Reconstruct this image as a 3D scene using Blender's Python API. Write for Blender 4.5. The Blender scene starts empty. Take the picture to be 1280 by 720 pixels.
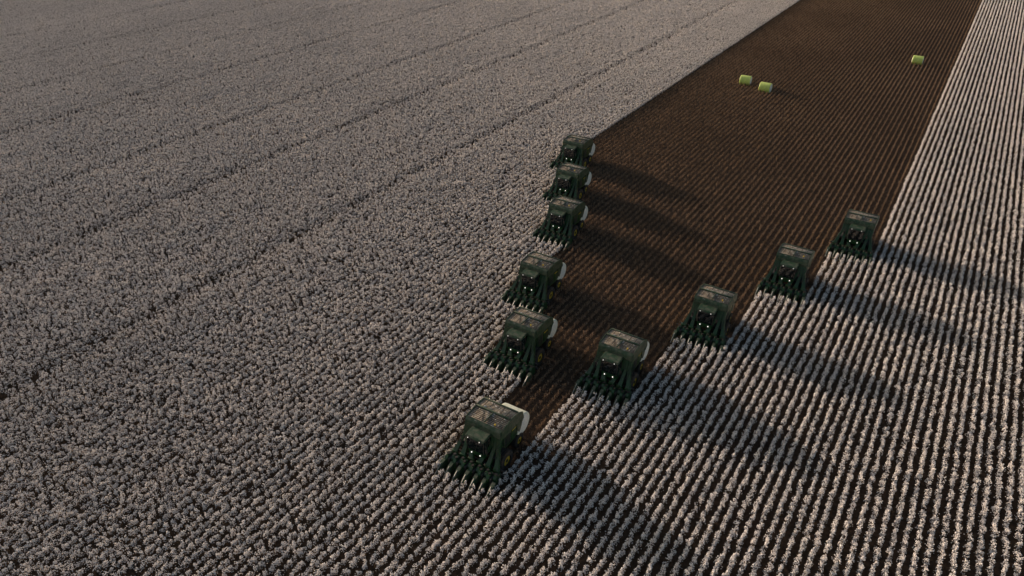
import bpy, bmesh, math, random
import numpy as np
from mathutils import Vector, Matrix

S = bpy.context.scene
rng = np.random.default_rng(7)
random.seed(7)
H = 51.4
ROW = 0.9
COL = 5.4
XL, XR = -58.6, -4.6

# ---------------------------------------------------------------- materials
def mat(name, col, rough=0.6, metal=0.0, var=0.25, scale=4.0, spec=0.5, dirt=None, dirt_amt=0.4, dscale=1.5, bump=0.0):
    m = bpy.data.materials.new(name); m.use_nodes = True
    nt = m.node_tree; N = nt.nodes; L = nt.links
    b = N['Principled BSDF']
    b.inputs['Roughness'].default_value = rough
    b.inputs['Metallic'].default_value = metal
    b.inputs['Specular IOR Level'].default_value = spec
    g = N.new('ShaderNodeTexCoord')
    n = N.new('ShaderNodeTexNoise'); n.inputs['Scale'].default_value = scale; n.inputs['Detail'].default_value = 4
    L.new(g.outputs['Object'], n.inputs['Vector'])
    mr = N.new('ShaderNodeMapRange'); mr.inputs['From Min'].default_value = .3; mr.inputs['From Max'].default_value = .7
    mr.inputs['To Min'].default_value = 1-var; mr.inputs['To Max'].default_value = 1+var*.5
    L.new(n.outputs['Fac'], mr.inputs['Value'])
    vm = N.new('ShaderNodeVectorMath'); vm.operation = 'SCALE'
    vm.inputs[0].default_value = col
    L.new(mr.outputs[0], vm.inputs['Scale'])
    out = vm.outputs[0]
    if dirt:
        n2 = N.new('ShaderNodeTexNoise'); n2.inputs['Scale'].default_value = dscale; n2.inputs['Detail'].default_value = 8
        n2.inputs['Roughness'].default_value = .7
        L.new(g.outputs['Object'], n2.inputs['Vector'])
        m2 = N.new('ShaderNodeMapRange'); m2.inputs['From Min'].default_value = .42; m2.inputs['From Max'].default_value = .65
        m2.inputs['To Max'].default_value = dirt_amt
        L.new(n2.outputs['Fac'], m2.inputs['Value'])
        mx = N.new('ShaderNodeMix'); mx.data_type = 'RGBA'
        L.new(m2.outputs[0], mx.inputs['Factor']); L.new(out, mx.inputs['A'])
        mx.inputs['B'].default_value = (*dirt, 1)
        out = mx.outputs['Result']
    L.new(out, b.inputs['Base Color'])
    return m

def field_mat(name, col, col2, s1=1.7, s2=0.035, lo=.8, hi=1.0):
    """plants: world-position noise so that repeated tiles do not look the same"""
    m = bpy.data.materials.new(name); m.use_nodes = True
    nt = m.node_tree; N = nt.nodes; L = nt.links
    N.remove(N['Principled BSDF'])
    b = N.new('ShaderNodeBsdfDiffuse'); L.new(b.outputs[0], N['Material Output'].inputs[0])
    g = N.new('ShaderNodeNewGeometry')
    n = N.new('ShaderNodeTexNoise'); n.inputs['Scale'].default_value = s1; n.inputs['Detail'].default_value = 0
    n2 = N.new('ShaderNodeTexNoise'); n2.inputs['Scale'].default_value = s2; n2.inputs['Detail'].default_value = 1
    L.new(g.outputs['Position'], n.inputs['Vector']); L.new(g.outputs['Position'], n2.inputs['Vector'])
    mr = N.new('ShaderNodeMapRange'); mr.inputs['From Min'].default_value = .3; mr.inputs['From Max'].default_value = .6
    L.new(n.outputs['Fac'], mr.inputs['Value'])
    mx = N.new('ShaderNodeMix'); mx.data_type = 'RGBA'
    mx.inputs['A'].default_value = (*col2, 1); mx.inputs['B'].default_value = (*col, 1)
    L.new(mr.outputs[0], mx.inputs['Factor'])
    m2 = N.new('ShaderNodeMapRange'); m2.inputs['From Min'].default_value = .35; m2.inputs['From Max'].default_value = .62
    m2.inputs['To Min'].default_value = lo; m2.inputs['To Max'].default_value = hi
    L.new(n2.outputs['Fac'], m2.inputs['Value'])
    vm = N.new('ShaderNodeVectorMath'); vm.operation = 'SCALE'
    L.new(mx.outputs['Result'], vm.inputs[0]); L.new(m2.outputs[0], vm.inputs['Scale'])
    L.new(vm.outputs[0], b.inputs['Color'])
    return m

M_boll = field_mat('cotton_boll', (.93, .88, .84), (.81, .75, .71), lo=.95)
M_leaf = field_mat('cotton_leaf', (.08, .057, .038), (.04, .038, .022))
M_stalk = field_mat('cotton_stalk', (.33, .215, .135), (.17, .112, .07))
M_lint = field_mat('lint_remnant', (.5, .42, .35), (.3, .22, .16))

# ground
def ground_mat():
    m = bpy.data.materials.new('soil_and_rows'); m.use_nodes = True
    nt = m.node_tree; N = nt.nodes; L = nt.links
    b = N['Principled BSDF']; b.inputs['Roughness'].default_value = .95; b.inputs['Specular IOR Level'].default_value = .1
    g = N.new('ShaderNodeNewGeometry')
    n = N.new('ShaderNodeTexNoise'); n.inputs['Scale'].default_value = 2.2; n.inputs['Detail'].default_value = 5
    L.new(g.outputs['Position'], n.inputs['Vector'])
    soil = N.new('ShaderNodeValToRGB'); e = soil.color_ramp.elements
    e[0].position = .3; e[0].color = (.033, .024, .017, 1); e[1].position = .7; e[1].color = (.085, .057, .039, 1)
    L.new(n.outputs['Fac'], soil.inputs['Fac'])
    sep = N.new('ShaderNodeSeparateXYZ'); L.new(g.outputs['Position'], sep.inputs[0])
    def math_(op, a, bb=None, c=None):
        q = N.new('ShaderNodeMath'); q.operation = op
        for i, v in enumerate((a, bb, c)):
            if v is None: continue
            if isinstance(v, (int, float)): q.inputs[i].default_value = v
            else: L.new(v, q.inputs[i])
        return q.outputs[0]
    fx = math_('FRACT', math_('DIVIDE', math_('SUBTRACT', sep.outputs[0], XL), ROW))
    tri = math_('ABSOLUTE', math_('SUBTRACT', fx, .5))
    rowm = math_('LESS_THAN', math_('ADD', tri, math_('MULTIPLY', math_('SUBTRACT', n.outputs['Fac'], .5), .5)), .3)
    cot = N.new('ShaderNodeMix'); cot.data_type = 'RGBA'
    L.new(rowm, cot.inputs['Factor']); L.new(soil.outputs[0], cot.inputs['A']); cot.inputs['B'].default_value = (.6, .56, .53, 1)
    har = N.new('ShaderNodeMix'); har.data_type = 'RGBA'
    L.new(rowm, har.inputs['Factor']); L.new(soil.outputs[0], har.inputs['A']); har.inputs['B'].default_value = (.18, .11, .065, 1)
    instrip = math_('MULTIPLY', math_('GREATER_THAN', sep.outputs[0], XL), math_('LESS_THAN', sep.outputs[0], XR))
    instrip = math_('MULTIPLY', instrip, math_('GREATER_THAN', sep.outputs[1], 60.0))
    far = N.new('ShaderNodeMix'); far.data_type = 'RGBA'
    L.new(instrip, far.inputs['Factor']); L.new(cot.outputs['Result'], far.inputs['A']); L.new(har.outputs['Result'], far.inputs['B'])
    ins = math_('MULTIPLY', math_('GREATER_THAN', sep.outputs[0], GX0), math_('LESS_THAN', sep.outputs[0], GX1))
    ins = math_('MULTIPLY', ins, math_('MULTIPLY', math_('GREATER_THAN', sep.outputs[1], GY0), math_('LESS_THAN', sep.outputs[1], GY1)))
    fin = N.new('ShaderNodeMix'); fin.data_type = 'RGBA'
    L.new(ins, fin.inputs['Factor']); L.new(far.outputs['Result'], fin.inputs['A']); L.new(soil.outputs[0], fin.inputs['B'])
    L.new(fin.outputs['Result'], b.inputs['Base Color'])
    bp = N.new('ShaderNodeBump'); bp.inputs['Strength'].default_value = .6; bp.inputs['Distance'].default_value = .1
    L.new(n.outputs['Fac'], bp.inputs['Height']); L.new(bp.outputs[0], b.inputs['Normal'])
    return m
NCL, NCR = 52, 8          # columns of cotton left / right of the strip
GX0, GX1 = XL - NCL*COL, XR + NCR*COL
TL = 14.4
GY0, GY1 = -12.0, -12.0 + TL*27

me = bpy.data.meshes.new('ground')
R = 6000
me.from_pydata([(-R, -R, 0), (R, -R, 0), (R, R, 0), (-R, R, 0)], [], [(0, 1, 2, 3)])
me.materials.append(ground_mat())
ob = bpy.data.objects.new('ground', me); S.collection.objects.link(ob)

# ---------------------------------------------------------------- field tiles
OCT = np.array([[1,0,0],[-1,0,0],[0,1,0],[0,-1,0],[0,0,1],[0,0,-1]], float)
OCF = np.array([[0,2,4],[2,1,4],[1,3,4],[3,0,4],[2,0,5],[1,2,5],[3,1,5],[0,3,5]])

def raw_mesh(name, chunks, mats):
    V = []; F = []; MI = []; off = 0
    for v, f, mi in chunks:
        V.append(v); F.append(f+off); MI.append(np.full(len(f), mi, np.int32)); off += len(v)
    V = np.concatenate(V); F = np.concatenate(F); MI = np.concatenate(MI)
    me = bpy.data.meshes.new(name)
    me.vertices.add(len(V)); me.vertices.foreach_set('co', V.astype(np.float32).ravel())
    me.loops.add(len(F)*3); me.loops.foreach_set('vertex_index', F.astype(np.int32).ravel())
    me.polygons.add(len(F)); me.polygons.foreach_set('loop_start', np.arange(0, len(F)*3, 3, dtype=np.int32))
    me.polygons.foreach_set('material_index', MI)
    me.update(calc_edges=True); me.validate()
    for m in mats: me.materials.append(m)
    return me

def octs(c, r):
    n = len(c)
    d = OCT[None]*r[:, None, None]*rng.uniform(.65, 1.3, (n, 6, 1)) + rng.normal(0, .12, (n, 6, 3))*r[:, None, None]
    v = (c[:, None, :]+d).reshape(-1, 3)
    f = (OCF[None]+(np.arange(n)*6)[:, None, None]).reshape(-1, 3)
    return v, f
def leaves(c, s):
    n = len(c)
    a = rng.normal(0, 1, (n, 3)); a /= np.linalg.norm(a, axis=1)[:, None]
    b_ = np.cross(a, rng.normal(0, 1, (n, 3))); b_ /= np.linalg.norm(b_, axis=1)[:, None]
    v = np.stack([c-a*s[:, None], c+b_*s[:, None]*.7, c+a*s[:, None], c-b_*s[:, None]*.7], 1).reshape(-1, 3)
    f = (np.array([[0, 1, 2], [0, 2, 3]])[None]+(np.arange(n)*4)[:, None, None]).reshape(-1, 3)
    return v, f
def sticks(p0, p1, w):
    n = len(p0)
    d = p1-p0; s = np.cross(d, rng.normal(0, 1, (n, 3))); s /= np.linalg.norm(s, axis=1)[:, None]+1e-9
    t = np.cross(d, s); t /= np.linalg.norm(t, axis=1)[:, None]+1e-9
    w = w[:, None]
    v = np.stack([p0+s*w, p0-s*.5*w+t*.87*w, p0-s*.5*w-t*.87*w, p1], 1).reshape(-1, 3)
    f = (np.array([[0, 1, 3], [1, 2, 3], [2, 0, 3]])[None]+(np.arange(n)*4)[:, None, None]).reshape(-1, 3)
    return v, f

def cotton_tile(name, tram=False):
    bc, br, lc, ls, p0, p1, sw = [], [], [], [], [], [], []
    for r in range(6):
        x0 = (r-2.5)*ROW
        step = .30
        y = -TL/2
        while y < TL/2:
            cy = y+rng.normal(0, .07); cx = x0+rng.normal(0, .06)
            y += step*rng.uniform(.65, 1.35)
            q = 1.0
            if tram and r in (2, 3):
                if rng.random() < .22: continue
                q = .7
            if rng.random() < .09: q *= .3
            hgt = rng.uniform(.68, 1.2)*(.75+.25*q)
            rad = rng.uniform(.14, .31)
            n = int(rng.integers(26, 44)*q)
            u = rng.uniform(0, 1, n)
            z = .28+(hgt-.28)*u**.6
            rr = rad*np.sqrt(rng.uniform(.05, 1, n))*(1.15-.5*(z/hgt)**2)
            th = rng.uniform(0, 2*np.pi, n)
            bc.append(np.stack([cx+rr*np.cos(th), cy+rr*np.sin(th), z], 1)); br.append(rng.uniform(.034, .063, n))
            m = int(rng.integers(8, 15))
            z = rng.uniform(.1, hgt*.92, m); rr = rad*1.15*np.sqrt(rng.uniform(0, 1, m)); th = rng.uniform(0, 2*np.pi, m)
            lc.append(np.stack([cx+rr*np.cos(th), cy+rr*np.sin(th), z], 1)); ls.append(rng.uniform(.045, .09, m))
            k = 3
            th = rng.uniform(0, 2*np.pi, k)
            a = np.tile([cx, cy, .0], (k, 1)); a[:, 2] = rng.uniform(0, .4, k)
            b_ = np.stack([cx+rad*.8*np.cos(th), cy+rad*.8*np.sin(th), rng.uniform(.5, .95, k)*hgt*1.05], 1)
            p0.append(a); p1.append(b_); sw.append(np.full(k, .012))
    ch = [(*octs(np.concatenate(bc), np.concatenate(br)), 0),
          (*leaves(np.concatenate(lc), np.concatenate(ls)), 1),
          (*sticks(np.concatenate(p0), np.concatenate(p1), np.concatenate(sw)), 2)]
    return raw_mesh(name, ch, [M_boll, M_leaf, M_stalk])

def stubble_tile(name):
    bc, br, lc, ls, p0, p1, sw = [], [], [], [], [], [], []
    for r in range(6):
        x0 = (r-2.5)*ROW
        y = -TL/2
        while y < TL/2:
            cy = y+rng.normal(0, .05); cx = x0+rng.normal(0, .035)
            y += .27*rng.uniform(.7, 1.3)
            hgt = rng.uniform(.5, .95)
            if rng.random() < .12: continue
            k = 13
            th = rng.uniform(0, 2*np.pi, k); zz = rng.uniform(0, .6, k)*hgt
            a = np.stack([np.full(k, cx), np.full(k, cy), zz], 1)
            rr = rng.uniform(.05, .2, k)
            b_ = np.stack([cx+rr*np.cos(th), cy+rr*np.sin(th), zz+rng.uniform(.15, .4, k)], 1)
            b_[0] = (cx, cy, hgt); a[0, 2] = 0
            p0.append(a); p1.append(b_); sw.append(rng.uniform(.014, .026, k))
            m = int(rng.integers(6, 12))
            z = rng.uniform(.2, hgt, m); rr = .16*np.sqrt(rng.uniform(0, 1, m)); th = rng.uniform(0, 2*np.pi, m)
            lc.append(np.stack([cx+rr*np.cos(th), cy+rr*np.sin(th), z], 1)); ls.append(rng.uniform(.04, .085, m))
            n = int(rng.integers(0, 5))
            if n:
                bc.append(np.stack([cx+rng.normal(0, .15, n), cy+rng.normal(0, .15, n), rng.uniform(.03, hgt, n)], 1)); br.append(rng.uniform(.015, .042, n))
    ch = [(*octs(np.concatenate(bc), np.concatenate(br)), 0),
          (*leaves(np.concatenate(lc), np.concatenate(ls)), 1),
          (*sticks(np.concatenate(p0), np.concatenate(p1), np.concatenate(sw)), 1)]
    return raw_mesh(name, ch, [M_lint, M_stalk])

CT = [cotton_tile('cotton_tile_%d' % i) for i in range(8)]
TT = [cotton_tile('cotton_track_tile_%d' % i, True) for i in range(3)]
ST = [stubble_tile('stubble_tile_%d' % i) for i in range(4)]

def empty(name, loc=(0, 0, 0)):
    e = bpy.data.objects.new(name, None); S.collection.objects.link(e); e.location = loc
    e.empty_display_size = .5
    return e
field = empty('cotton_field'); strip = empty('harvested_cotton_strip')
def put(meshes, x, y, parent, nm):
    o = bpy.data.objects.new(nm, random.choice(meshes)); S.collection.objects.link(o)
    o.parent = parent
    o.location = (x, y, 0)
    o.rotation_euler = (0, 0, math.pi*random.randint(0, 1))
    o.scale = (1, 1, random.uniform(.95, 1.05))

# machines : (column, Y of header tips, carries bale)
MACH = [(0, 107.2, 1), (1, 94.9, 1), (2, 82.8, 1), (3, 65.7, 1), (4, 53.5, 1), (5, 37.9, 1),
        (6, 55.2, 1), (7, 69.8, 0), (8, 85.6, 0), (9, 101.3, 0)]
def adj(c, y):
    x = XL+COL*(c+.5)
    f = -.537*x+.843*y; d = f*.8434+H*.5373
    return y-1.2*(d/67.7)**1.45
MACH = [(c, adj(c, y), b) for c, y, b in MACH]
for j in range(NCL):
    x = XL-COL*(j+.5)
    ms = TT if j in (3, 8, 12, 18, 23, 28, 33) else CT
    for k in range(27): put(ms, x, GY0+TL*(k+.5), field, 'cotton_rows')
for j in range(NCR):
    x = XR+COL*(j+.5)
    for k in range(27): put(CT, x, GY0+TL*(k+.5), field, 'cotton_rows')
for c, yh, _ in MACH:
    x = XL+COL*(c+.5); ye = yh+.1
    y = ye
    while y > GY0:
        put(CT, x, y-TL/2, field, 'cotton_rows'); y -= TL
    y = yh+1.2
    while y < GY1:
        put(ST, x, y+TL/2, strip, 'stubble_rows'); y += TL

# ---------------------------------------------------------------- cotton picker
G = mat('green_paint', (.011, .058, .018), .36, var=.2, dirt=(.08, .07, .05), dirt_amt=.4)
GD = mat('green_dusty', (.016, .055, .022), .48, var=.3, dirt=(.18, .16, .12), dirt_amt=.55, dscale=2.2)
SCR = mat('dusty_screen', (.26, .21, .155), .75, var=.5, scale=6, dirt=(.60, .52, .40), dirt_amt=.85, dscale=1.2)
BK = mat('black_steel', (.02, .02, .02), .55, var=.3, dirt=(.07, .055, .04), dirt_amt=.4)
GL = mat('tinted_glass', (.012, .016, .018), .06, var=.1, spec=.8)
YE = mat('yellow_rim', (.62, .42, .03), .5, dirt=(.12, .09, .06), dirt_amt=.5)
TY = mat('tyre_rubber', (.02, .02, .02), .85, dirt=(.09, .06, .04), dirt_amt=.6)
GR = mat('grey_metal', (.34, .33, .31), .5, .3, dirt=(.2, .17, .13))
WR = mat('bale_wrap', (.66, .80, .20), .5, var=.15, scale=3)
WP = mat('pale_wrap', (.74, .76, .62), .55, var=.15, scale=3)
WE = mat('bale_lint_end', (.80, .78, .70), .9, var=.15, scale=7)
def lampmat():
    m = bpy.data.materials.new('lit_lamp'); m.use_nodes = True
    b = m.node_tree.nodes['Principled BSDF']
    b.inputs['Base Color'].default_value = (.9, .9, .85, 1)
    b.inputs['Emission Color'].default_value = (1, .95, .85, 1)
    b.inputs['Emission Strength'].default_value = 1.3
    return m
LM = lampmat()

class P:
    def __init__(s, name, m): s.n = name; s.m = m; s.bm = bmesh.new()
    def box(s, x0, x1, y0, y1, z0, z1, bev=.03, rx=0):
        g = bmesh.ops.create_cube(s.bm, size=1)['verts']
        sx, sy, sz = x1-x0, y1-y0, z1-z0
        M = Matrix.Translation(((x0+x1)/2, (y0+y1)/2, (z0+z1)/2)) @ Matrix.Rotation(rx, 4, 'X') @ Matrix.Diagonal((sx, sy, sz, 1))
        bmesh.ops.transform(s.bm, matrix=M, verts=g)
        if bev:
            es = list({e for v in g for e in v.link_edges})
            bmesh.ops.bevel(s.bm, geom=es, offset=min(bev, .3*min(sx, sy, sz)), segments=2, affect='EDGES', profile=.5)
        return s
    def cyl(s, p, q, r, r2=None, seg=16, caps=True):
        p = Vector(p); q = Vector(q); d = q-p
        M = Matrix.Translation((p+q)/2) @ d.to_track_quat('Z', 'Y').to_matrix().to_4x4()
        bmesh.ops.create_cone(s.bm, cap_ends=caps, segments=seg, radius1=r, radius2=r if r2 is None else r2, depth=d.length, matrix=M)
        return s
    def prism(s, prof, x0, x1, bev=.03, taper=None):
        """profile in YZ extruded along X"""
        a = [s.bm.verts.new((x0, y, z)) for y, z in prof]
        b = [s.bm.verts.new((x1, y, z)) for y, z in prof]
        fs = [s.bm.faces.new(a), s.bm.faces.new(b[::-1])]
        n = len(prof)
        for i in range(n): fs.append(s.bm.faces.new((a[i], b[i], b[(i+1) % n], a[(i+1) % n])))
        bmesh.ops.recalc_face_normals(s.bm, faces=fs)
        if bev:
            es = list({e for f in fs for e in f.edges})
            bmesh.ops.bevel(s.bm, geom=es, offset=bev, segments=2, affect='EDGES')
        return s
    def loft(s, rings):
        R_ = [[s.bm.verts.new(v) for v in r] for r in rings]
        fs = [s.bm.faces.new(R_[0]), s.bm.faces.new(R_[-1][::-1])]
        n = len(R_[0])
        for a, b in zip(R_, R_[1:]):
            for i in range(n): fs.append(s.bm.faces.new((a[i], a[(i+1) % n], b[(i+1) % n], b[i])))
        bmesh.ops.recalc_face_normals(s.bm, faces=fs)
        return s
    def pipe(s, pts, r, seg=8):
        for a, b in zip(pts, pts[1:]): s.cyl(a, b, r, seg=seg)
        return s
    def done(s, smooth=True):
        me = bpy.data.meshes.new(s.n); s.bm.to_mesh(me); s.bm.free()
        me.materials.append(s.m)
        if smooth:
            me.polygons.foreach_set('use_smooth', [True]*len(me.polygons))
            try: me.set_sharp_from_angle(angle=math.radians(35))
            except Exception: pass
        return me

parts = []
def add(p): parts.append((p.n, p.done()))

# header: dividers
DX = ROW*.98
p = P('header_dividers', GD)
for i in range(7):
    x = (i-3)*DX
    p.loft([[(x-.03, -.25, .12), (x+.03, -.25, .12), (x+.03, -.25, .2), (x-.03, -.25, .2)],
            [(x-.14, .2, .08), (x+.14, .2, .08), (x+.10, .2, .5), (x-.10, .2, .5)],
            [(x-.20, .75, .10), (x+.20, .75, .10), (x+.15, .75, .85), (x-.15, .75, .85)],
            [(x-.20, 1.25, .14), (x+.20, 1.25, .14), (x+.17, 1.25, 1.0), (x-.17, 1.25, 1.0)]])
add(p)
p = P('divider_crests', GR)
for i in range(7):
    x = (i-3)*DX
    p.pipe([(x, -.25, .2), (x, .2, .52), (x, .75, .87)], .035, seg=6)
add(p)
p = P('row_units', G)
for i in range(6):
    x = (i-2.5)*DX
    for sgn, dy in ((-1, 0), (1, .25)):
        xa, xb = (x-.43, x-.12) if sgn < 0 else (x+.12, x+.43)
        p.prism([(1.2+dy, .22), (1.2+dy, 1.05), (1.38+dy, 1.25), (1.95+dy, 1.25), (2.1+dy, 1.05), (2.1+dy, .22)], xa, xb, .03)
    p.box(x-.3, x+.3, 2.1, 2.4, .5, 1.4, .05)
add(p)
p = P('row_unit_caps', BK)
for i in range(6):
    x = (i-2.5)*DX
    p.cyl((x-.27, 1.62, 1.25), (x-.27, 1.62, 1.38), .12); p.cyl((x+.27, 1.87, 1.25), (x+.27, 1.87, 1.38), .12)
    p.box(x-.1, x+.1, 1.25, 2.1, .3, 1.1, .02)
p.box(-2.8, 2.8, 2.4, 2.62, .55, .78); p.box(-2.8, 2.8, 2.42, 2.56, 1.2, 1.34)
p.box(-.9, -.7, 2.5, 4.0, .7, .95); p.box(.7, .9, 2.5, 4.0, .7, .95)
p.pipe([(-2.85, 2.3, 1.2), (-2.85, 1.6, 1.55), (-2.2, 1.6, 1.6)], .035)
p.pipe([(2.85, 2.3, 1.2), (2.85, 1.6, 1.55), (2.2, 1.6, 1.6)], .035)
add(p)
# ducts
p = P('air_ducts', G)
tops = [-1.75, -1.42, -1.1, 1.1, 1.42, 1.75]
for i in range(6):
    x = (i-2.5)*DX; t = tops[i]; w = .17
    def rg(cx, y, z, dy): return [(cx-w, y-dy, z), (cx+w, y-dy, z), (cx+w, y+dy, z), (cx-w, y+dy, z)]
    w = .22; a = rg(x, 2.3, 1.3, .18); w = .17; b = rg(x*.6+t*.4, 2.8, 1.95, .15); w = .15; c = rg(t, 3.3, 2.9, .15); d = rg(t, 3.65, 3.8, .2)
    p.loft([a, b, c, d])
add(p)
# cab
p = P('cab_body', G)
p.prism([(2.55, 1.55), (2.4, 1.85), (2.35, 2.2), (3.9, 2.2), (3.9, 1.5)], -.84, .84, .05)
add(p)
p = P('cab_roof', GD)
p.prism([(2.1, 3.78), (2.2, 3.98), (3.2, 4.06), (4.05, 3.98), (4.05, 3.76)], -.98, .98, .06)
add(p)
p = P('cab_glass', GL)
p.loft([[(-.80, 2.42, 2.2), (.80, 2.42, 2.2), (.80, 3.85, 2.2), (-.80, 3.85, 2.2)],
        [(-.86, 2.28, 3.0), (.86, 2.28, 3.0), (.86, 3.87, 3.0), (-.86, 3.87, 3.0)],
        [(-.82, 2.36, 3.77), (.82, 2.36, 3.77), (.82, 3.85, 3.77), (-.82, 3.85, 3.77)]])
add(p)
p = P('cab_pillars', BK)
for sx in (-1, 1):
    p.pipe([(sx*.82, 2.41, 2.2), (sx*.88, 2.27, 3.0), (sx*.84, 2.35, 3.78)], .045)
    p.pipe([(sx*.83, 3.2, 2.2), (sx*.88, 3.2, 3.0), (sx*.84, 3.2, 3.78)], .04)
    p.pipe([(sx*.85, 2.3, 3.6), (sx*1.35, 2.05, 3.6), (sx*1.35, 2.05, 3.3)], .022)
    p.box(sx*1.35-.11, sx*1.35+.11, 2.0, 2.07, 2.95, 3.4, .02)
p.box(-.8, .8, 2.1, 2.16, 3.70, 3.82, .01)
p.pipe([(-.05, 2.26, 2.3), (.25, 2.24, 3.2)], .015)
p.box(.9, 1.9, 2.7, 4.2, 2.02, 2.08, .01); p.box(-1.9, -.9, 2.7, 4.2, 2.02, 2.08, .01)
for sx in (-1, 1):
    p.pipe([(sx*1.88, 2.72, 2.08), (sx*1.88, 2.72, 3.1), (sx*1.88, 4.15, 3.1), (sx*1.88, 4.15, 2.08)], .025)
    p.pipe([(sx*1.88, 2.72, 2.6), (sx*1.88, 4.15, 2.6)], .02)
for k in range(6):
    z = .45+.28*k; p.box(1.95, 2.3, 2.62+.02*k, 2.85+.02*k, z, z+.04, .005)
p.pipe([(1.94, 2.74, .4), (1.94, 2.84, 2.1)], .025); p.pipe([(2.3, 2.74, .4), (2.3, 2.84, 3.0)], .025)
add(p)
p = P('work_lamps', LM)
for x in (-.6, .6): p.cyl((x, 2.06, 3.86), (x, 2.10, 3.87), .03, seg=12)
for x in (-.45, .45): p.cyl((x, 2.32, 1.98), (x, 2.37, 1.98), .055, seg=12)
add(p)
p = P('lamp_housings', BK)
for x in (-.6, .6): p.cyl((x, 2.10, 3.87), (x, 2.22, 3.88), .075, seg=12)
for x in (-.45, .45): p.cyl((x, 2.37, 1.98), (x, 2.47, 1.98), .1, seg=12)
add(p)
# chassis
p = P('chassis', BK)
p.box(-.95, -.7, 3.2, 8.0, .95, 1.35); p.box(.7, .95, 3.2, 8.0, .95, 1.35)
p.box(-1.9, 1.9, 3.75, 4.15, .8, 1.15); p.box(-1.3, 1.3, 6.75, 7.0, .6, .9)
p.box(-1.2, 1.2, 3.9, 6.9, 1.2, 1.7)
for sx in (-1, 1):
    p.prism([(7.0, 1.3), (7.6, .85), (9.0, .8), (9.05, .95), (7.7, 1.05), (7.1, 1.6)], sx*.95-.07, sx*.95+.07, .02)
p.cyl((-1.0, 8.75, .92), (1.0, 8.75, .92), .1); p.cyl((-1.0, 7.75, 1.0), (1.0, 7.75, 1.0), .1)
add(p)
# engine bay / side panels
p = P('body_panels', G)
p.prism([(3.95, 1.6), (3.95, 3.3), (4.05, 3.45), (6.6, 3.45), (6.7, 3.0), (6.6, 1.9), (6.2, 1.55)], -1.62, 1.62, .06)
for sx in (-1, 1):
    for y0, y1, z0 in ((4.2, 5.4, 1.75), (5.5, 6.5, 1.95)):
        a, b = sorted((sx*1.63, sx*1.72)); p.box(a, b, y0, y1, z0, 3.2, .03)
add(p)
p = P('louvres', BK)
for sx in (-1, 1):
    for k in range(8):
        z = 2.0+k*.14; a, b = sorted((sx*1.715, sx*1.745)); p.box(a, b, 4.35, 5.25, z, z+.07, .005)
p.cyl((-1.45, 3.7, 3.4), (-1.45, 3.7, 4.55), .09)
add(p)
p = P('side_stripe', YE)
for sx in (-1, 1):
    a, b = sorted((sx*1.722, sx*1.727)); p.box(a, b, 5.55, 6.45, 2.95, 3.05, 0)
add(p)
# accumulator : tall box with screened, slightly arched roof
p = P('accumulator', GD)
p.prism([(3.55, 3.5), (3.35, 3.9), (3.45, 4.35), (3.75, 4.6), (3.85, 3.5)], -1.85, 1.85, .04)
for sx in (-1, 1):
    a, b = sorted((sx*1.8, sx*1.9)); p.prism([(3.6, 3.48), (3.6, 4.52), (5.2, 4.72), (6.4, 4.6), (7.1, 4.2), (7.3, 3.4), (6.9, 3.0), (6.7, 3.48)], a, b, .02)
p.box(-1.8, 1.8, 5.1, 5.28, 4.62, 4.74, .02)
p.box(-1.8, 1.8, 6.35, 6.5, 4.5, 4.62, .02)
p.box(-.06, .06, 3.75, 5.1, 4.58, 4.7, .02)
rear = [(6.3, 4.5)]
for k in range(9):
    an = math.radians(72-k*14); rear.append((5.95+1.3*math.cos(an)*.95, 3.15+1.42*math.sin(an)))
rear += [(6.7, 2.0), (6.3, 2.6)]
p.prism(rear, -1.78, 1.78, .0)
add(p)
p = P('roof_screens', SCR)
def rz(y):
    pts = [(3.6, 4.46), (5.2, 4.64), (6.5, 4.5), (7.3, 4.05)]
    return float(np.interp(y, [a for a, _ in pts], [b for _, b in pts]))
y = 3.78
while y < 6.3:
    z = rz(y); p.box(-1.78, 1.78, y, y+.13, z-.05, z, .01); y += .19
add(p)
p = P('roof_deck', BK)
p.prism([(3.7, 4.30), (5.2, 4.5), (6.3, 4.36), (6.3, 4.2), (3.7, 4.1)], -1.79, 1.79, 0)
for x in (-1.2, -.6, .6, 1.2): p.box(x-.03, x+.03, 3.8, 6.3, 4.66, 4.70, .01)
for x in (-1.1, -.55, 0, .55, 1.1):
    for (ya, za), (yb, zb) in zip(rear[2:8], rear[3:9]):
        p.prism([(ya+.0, za+.01), (ya+.05, za+.03), (yb+.05, zb+.0), (yb, zb-.01)], x-.14, x+.14, 0)
for sx in (-1, 1):
    p.pipe([(sx*1.83, 3.75, 4.6), (sx*1.83, 3.75, 4.95), (sx*1.83, 5.1, 5.05), (sx*1.83, 5.1, 4.72)], .022)
p.cyl((1.2, 3.65, 4.6), (1.2, 3.65, 4.9), .02)
add(p)
p = P('lint_on_roof', WE)
for k in range(30):
    x = random.uniform(-1.6, 1.4); y = random.uniform(3.5, 6.3); z = rz(y)
    p.box(x, x+random.uniform(.08, .35), y, y+random.uniform(.03, .1), z, z+.025, .008)
add(p)
p = P('beacon', YE); p.cyl((1.2, 3.65, 4.9), (1.2, 3.65, 5.05), .07); p.cyl((-.9, 3.8, 4.05), (-.9, 3.8, 4.2), .07); add(p)
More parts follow.
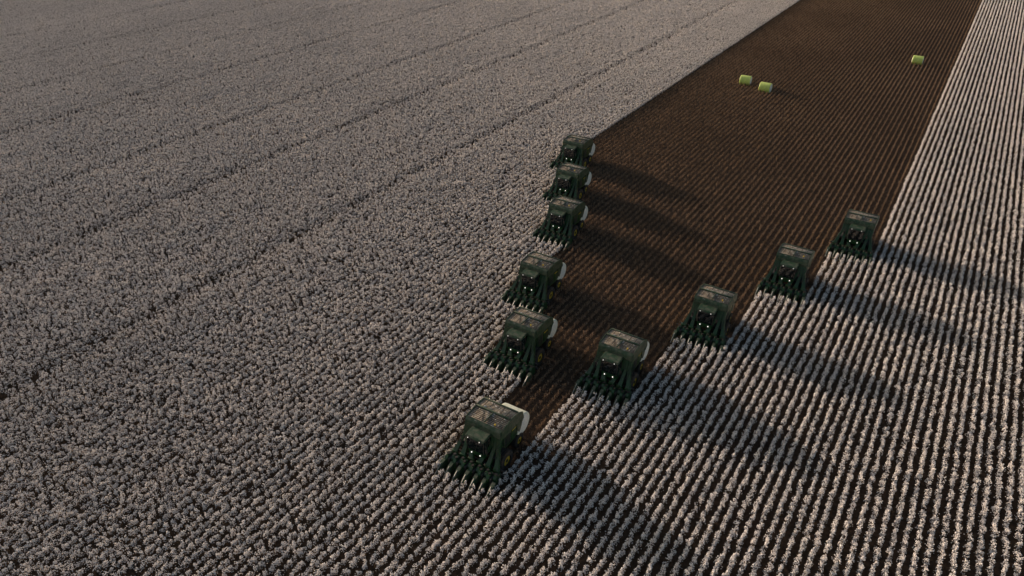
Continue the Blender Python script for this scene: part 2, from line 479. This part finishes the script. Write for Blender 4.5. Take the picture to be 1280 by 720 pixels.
# wheels
def tyre(p, x, y, r, w):
    hub = r*.52
    prof = [(-w/2, hub), (-w/2*1.02, r*.72), (-w/2*.9, r*.94), (-w/2*.6, r), (w/2*.6, r), (w/2*.9, r*.94), (w/2*1.02, r*.72), (w/2, hub)]
    seg = 36
    R_ = []
    for k in range(seg):
        a = 2*math.pi*k/seg
        R_.append([p.bm.verts.new((x+px, y+pr*math.cos(a), r+pr*math.sin(a))) for px, pr in prof])
    fs = []
    for k in range(seg):
        a, b = R_[k], R_[(k+1) % seg]
        for i in range(len(prof)-1): fs.append(p.bm.faces.new((a[i], a[i+1], b[i+1], b[i])))
    bmesh.ops.recalc_face_normals(p.bm, faces=fs)
    for k in range(22):
        a = 2*math.pi*k/22
        for s_ in (-1, 1):
            g = bmesh.ops.create_cube(p.bm, size=1)['verts']
            aa = a+(s_*.07)
            M = Matrix.Translation((x, y, r)) @ Matrix.Rotation(aa, 4, 'X') @ Matrix.Translation((s_*w*.22, r+.01, 0)) @ Matrix.Rotation(s_*.5, 4, 'Y') @ Matrix.Diagonal((w*.5, .07, .06, 1))
            bmesh.ops.transform(p.bm, matrix=M, verts=g)
p = P('tyres', TY)
for x in (-2.02, -1.38, 1.38, 2.02): tyre(p, x, 3.95, .98, .5)
for x in (-1.45, 1.45): tyre(p, x, 6.9, .72, .5)
add(p)
p = P('wheel_rims', YE)
for x in (-2.02, -1.38, 1.38, 2.02): p.cyl((x-.16, 3.95, .98), (x+.16, 3.95, .98), .5, seg=24)
for x in (-1.45, 1.45): p.cyl((x-.2, 6.9, .72), (x+.2, 6.9, .72), .36, seg=24)
add(p)
p = P('wheel_hubs', BK)
for x in (-2.02, 2.02): p.cyl((x-.22, 3.95, .98), (x+.22, 3.95, .98), .16, seg=12)
for x in (-1.45, 1.45): p.cyl((x-.24, 6.9, .72), (x+.24, 6.9, .72), .12, seg=12)
add(p)

def bale_meshes(r=1.14, w=2.44):
    a = P('wrap', WR)
    seg = 40
    prof = [(-w/2, r*.80), (-w/2-.01, r*.93), (-w/2+.07, r*.99), (-w/2+.3, r*1.005), (0, r), (w/2-.3, r*1.005), (w/2-.07, r*.99), (w/2+.01, r*.93), (w/2, r*.80)]
    R_ = []
    for k in range(seg):
        t = 2*math.pi*k/seg
        wob = 1+.012*math.sin(3*t+1)+random.uniform(-.006, .006)
        ring = []
        for px, pr in prof:
            z = pr*math.sin(t)*wob
            if z < -r*.9: z = -r*.9+(z+r*.9)*.3
            ring.append(a.bm.verts.new((px, pr*math.cos(t)*wob*1.02, z)))
        R_.append(ring)
    fs = []
    for k in range(seg):
        u, v = R_[k], R_[(k+1) % seg]
        for i in range(len(prof)-1): fs.append(a.bm.faces.new((u[i], u[i+1], v[i+1], v[i])))
    bmesh.ops.recalc_face_normals(a.bm, faces=fs)
    b = P('lint_ends', WE)
    for sx in (-1, 1):
        rings = []
        for q, dx in ((.88, -.01), (.6, .05), (.3, .08), (.05, .085)):
            rr = []
            for k in range(32):
                t = 2*math.pi*k/32; d = random.uniform(-.02, .02)
                rr.append((sx*(w/2+dx+d), q*r*math.cos(t), max(q*r*math.sin(t), -.88*r)))
            rings.append(rr)
        b.loft(rings)
    return a.done(), b.done()
BW, BE = bale_meshes()
BWP = BW.copy(); BWP.materials[0] = WP

def inst(name, mesh, parent, loc=(0, 0, 0)):
    o = bpy.data.objects.new(name, mesh); S.collection.objects.link(o); o.parent = parent; o.location = loc; return o
for c, yh, bale in MACH:
    e = empty('cotton_picker', (XL+COL*(c+.5), yh-.15, 0)); e.scale = (1.07, 1.07, 1.07)
    for n, m in parts: inst(n, m, e)
    if bale:
        inst('bale_wrap', BWP, e, (.4, 7.6, 2.2)); inst('bale_lint_ends', BE, e, (.4, 7.6, 2.2))

def pix(u, v, z=0):
    f = 900; pr = math.radians(32.5)
    a, b = u-640, v-360
    fw = f*math.cos(pr)-b*math.sin(pr); dn = f*math.sin(pr)+b*math.cos(pr); t = (H-z)/dn
    r_, f_ = a*t, fw*t
    return (math.cos(pr)*r_-math.sin(pr)*f_, math.sin(pr)*r_+math.cos(pr)*f_)
for (u, v, rot) in ((932, 100, .05), (957, 109, -.04), (1147, 75, .02)):
    x, y = pix(u, v, 1.1)
    e = empty('round_cotton_bale', (round(x, 1), round(y, 1), 1.03)); e.rotation_euler = (0, 0, rot)
    inst('wrap', BW, e); inst('lint_ends', BE, e)

# ---------------------------------------------------------------- light
el = math.radians(11.5); az = math.radians(-9)
Ld = Vector((math.cos(el)*math.cos(az), math.cos(el)*math.sin(az), -math.sin(el)))
sd = bpy.data.lights.new('sun', 'SUN'); sd.energy = 5.0; sd.angle = math.radians(.8); sd.color = (1, .80, .65)
so = bpy.data.objects.new('sun', sd); S.collection.objects.link(so); so.rotation_euler = Ld.to_track_quat('-Z', 'Y').to_euler()
so.location = (-60, 0, 60)
w = bpy.data.worlds.new('World'); S.world = w; w.use_nodes = True
nt = w.node_tree; sk = nt.nodes.new('ShaderNodeTexSky'); sk.sky_type = 'NISHITA'; sk.sun_disc = False
sk.sun_elevation = el; sk.sun_rotation = math.atan2(-Ld.x, -Ld.y)
sk.dust_density = 3.5; sk.air_density = 1.0; sk.ozone_density = .6
nt.links.new(sk.outputs[0], nt.nodes['Background'].inputs[0]); nt.nodes['Background'].inputs[1].default_value = .125
S.view_settings.view_transform = 'Standard'; S.view_settings.look = 'None'; S.view_settings.exposure = 0

# ---------------------------------------------------------------- camera
cd = bpy.data.cameras.new('camera'); cd.sensor_width = 36; cd.lens = 36*900/1280; cd.clip_end = 10000; cd.clip_start = .5
co = bpy.data.objects.new('camera', cd); S.collection.objects.link(co)
co.location = (0, 0, H); co.rotation_euler = (math.radians(57.5), 0, math.radians(32.5))
S.camera = co
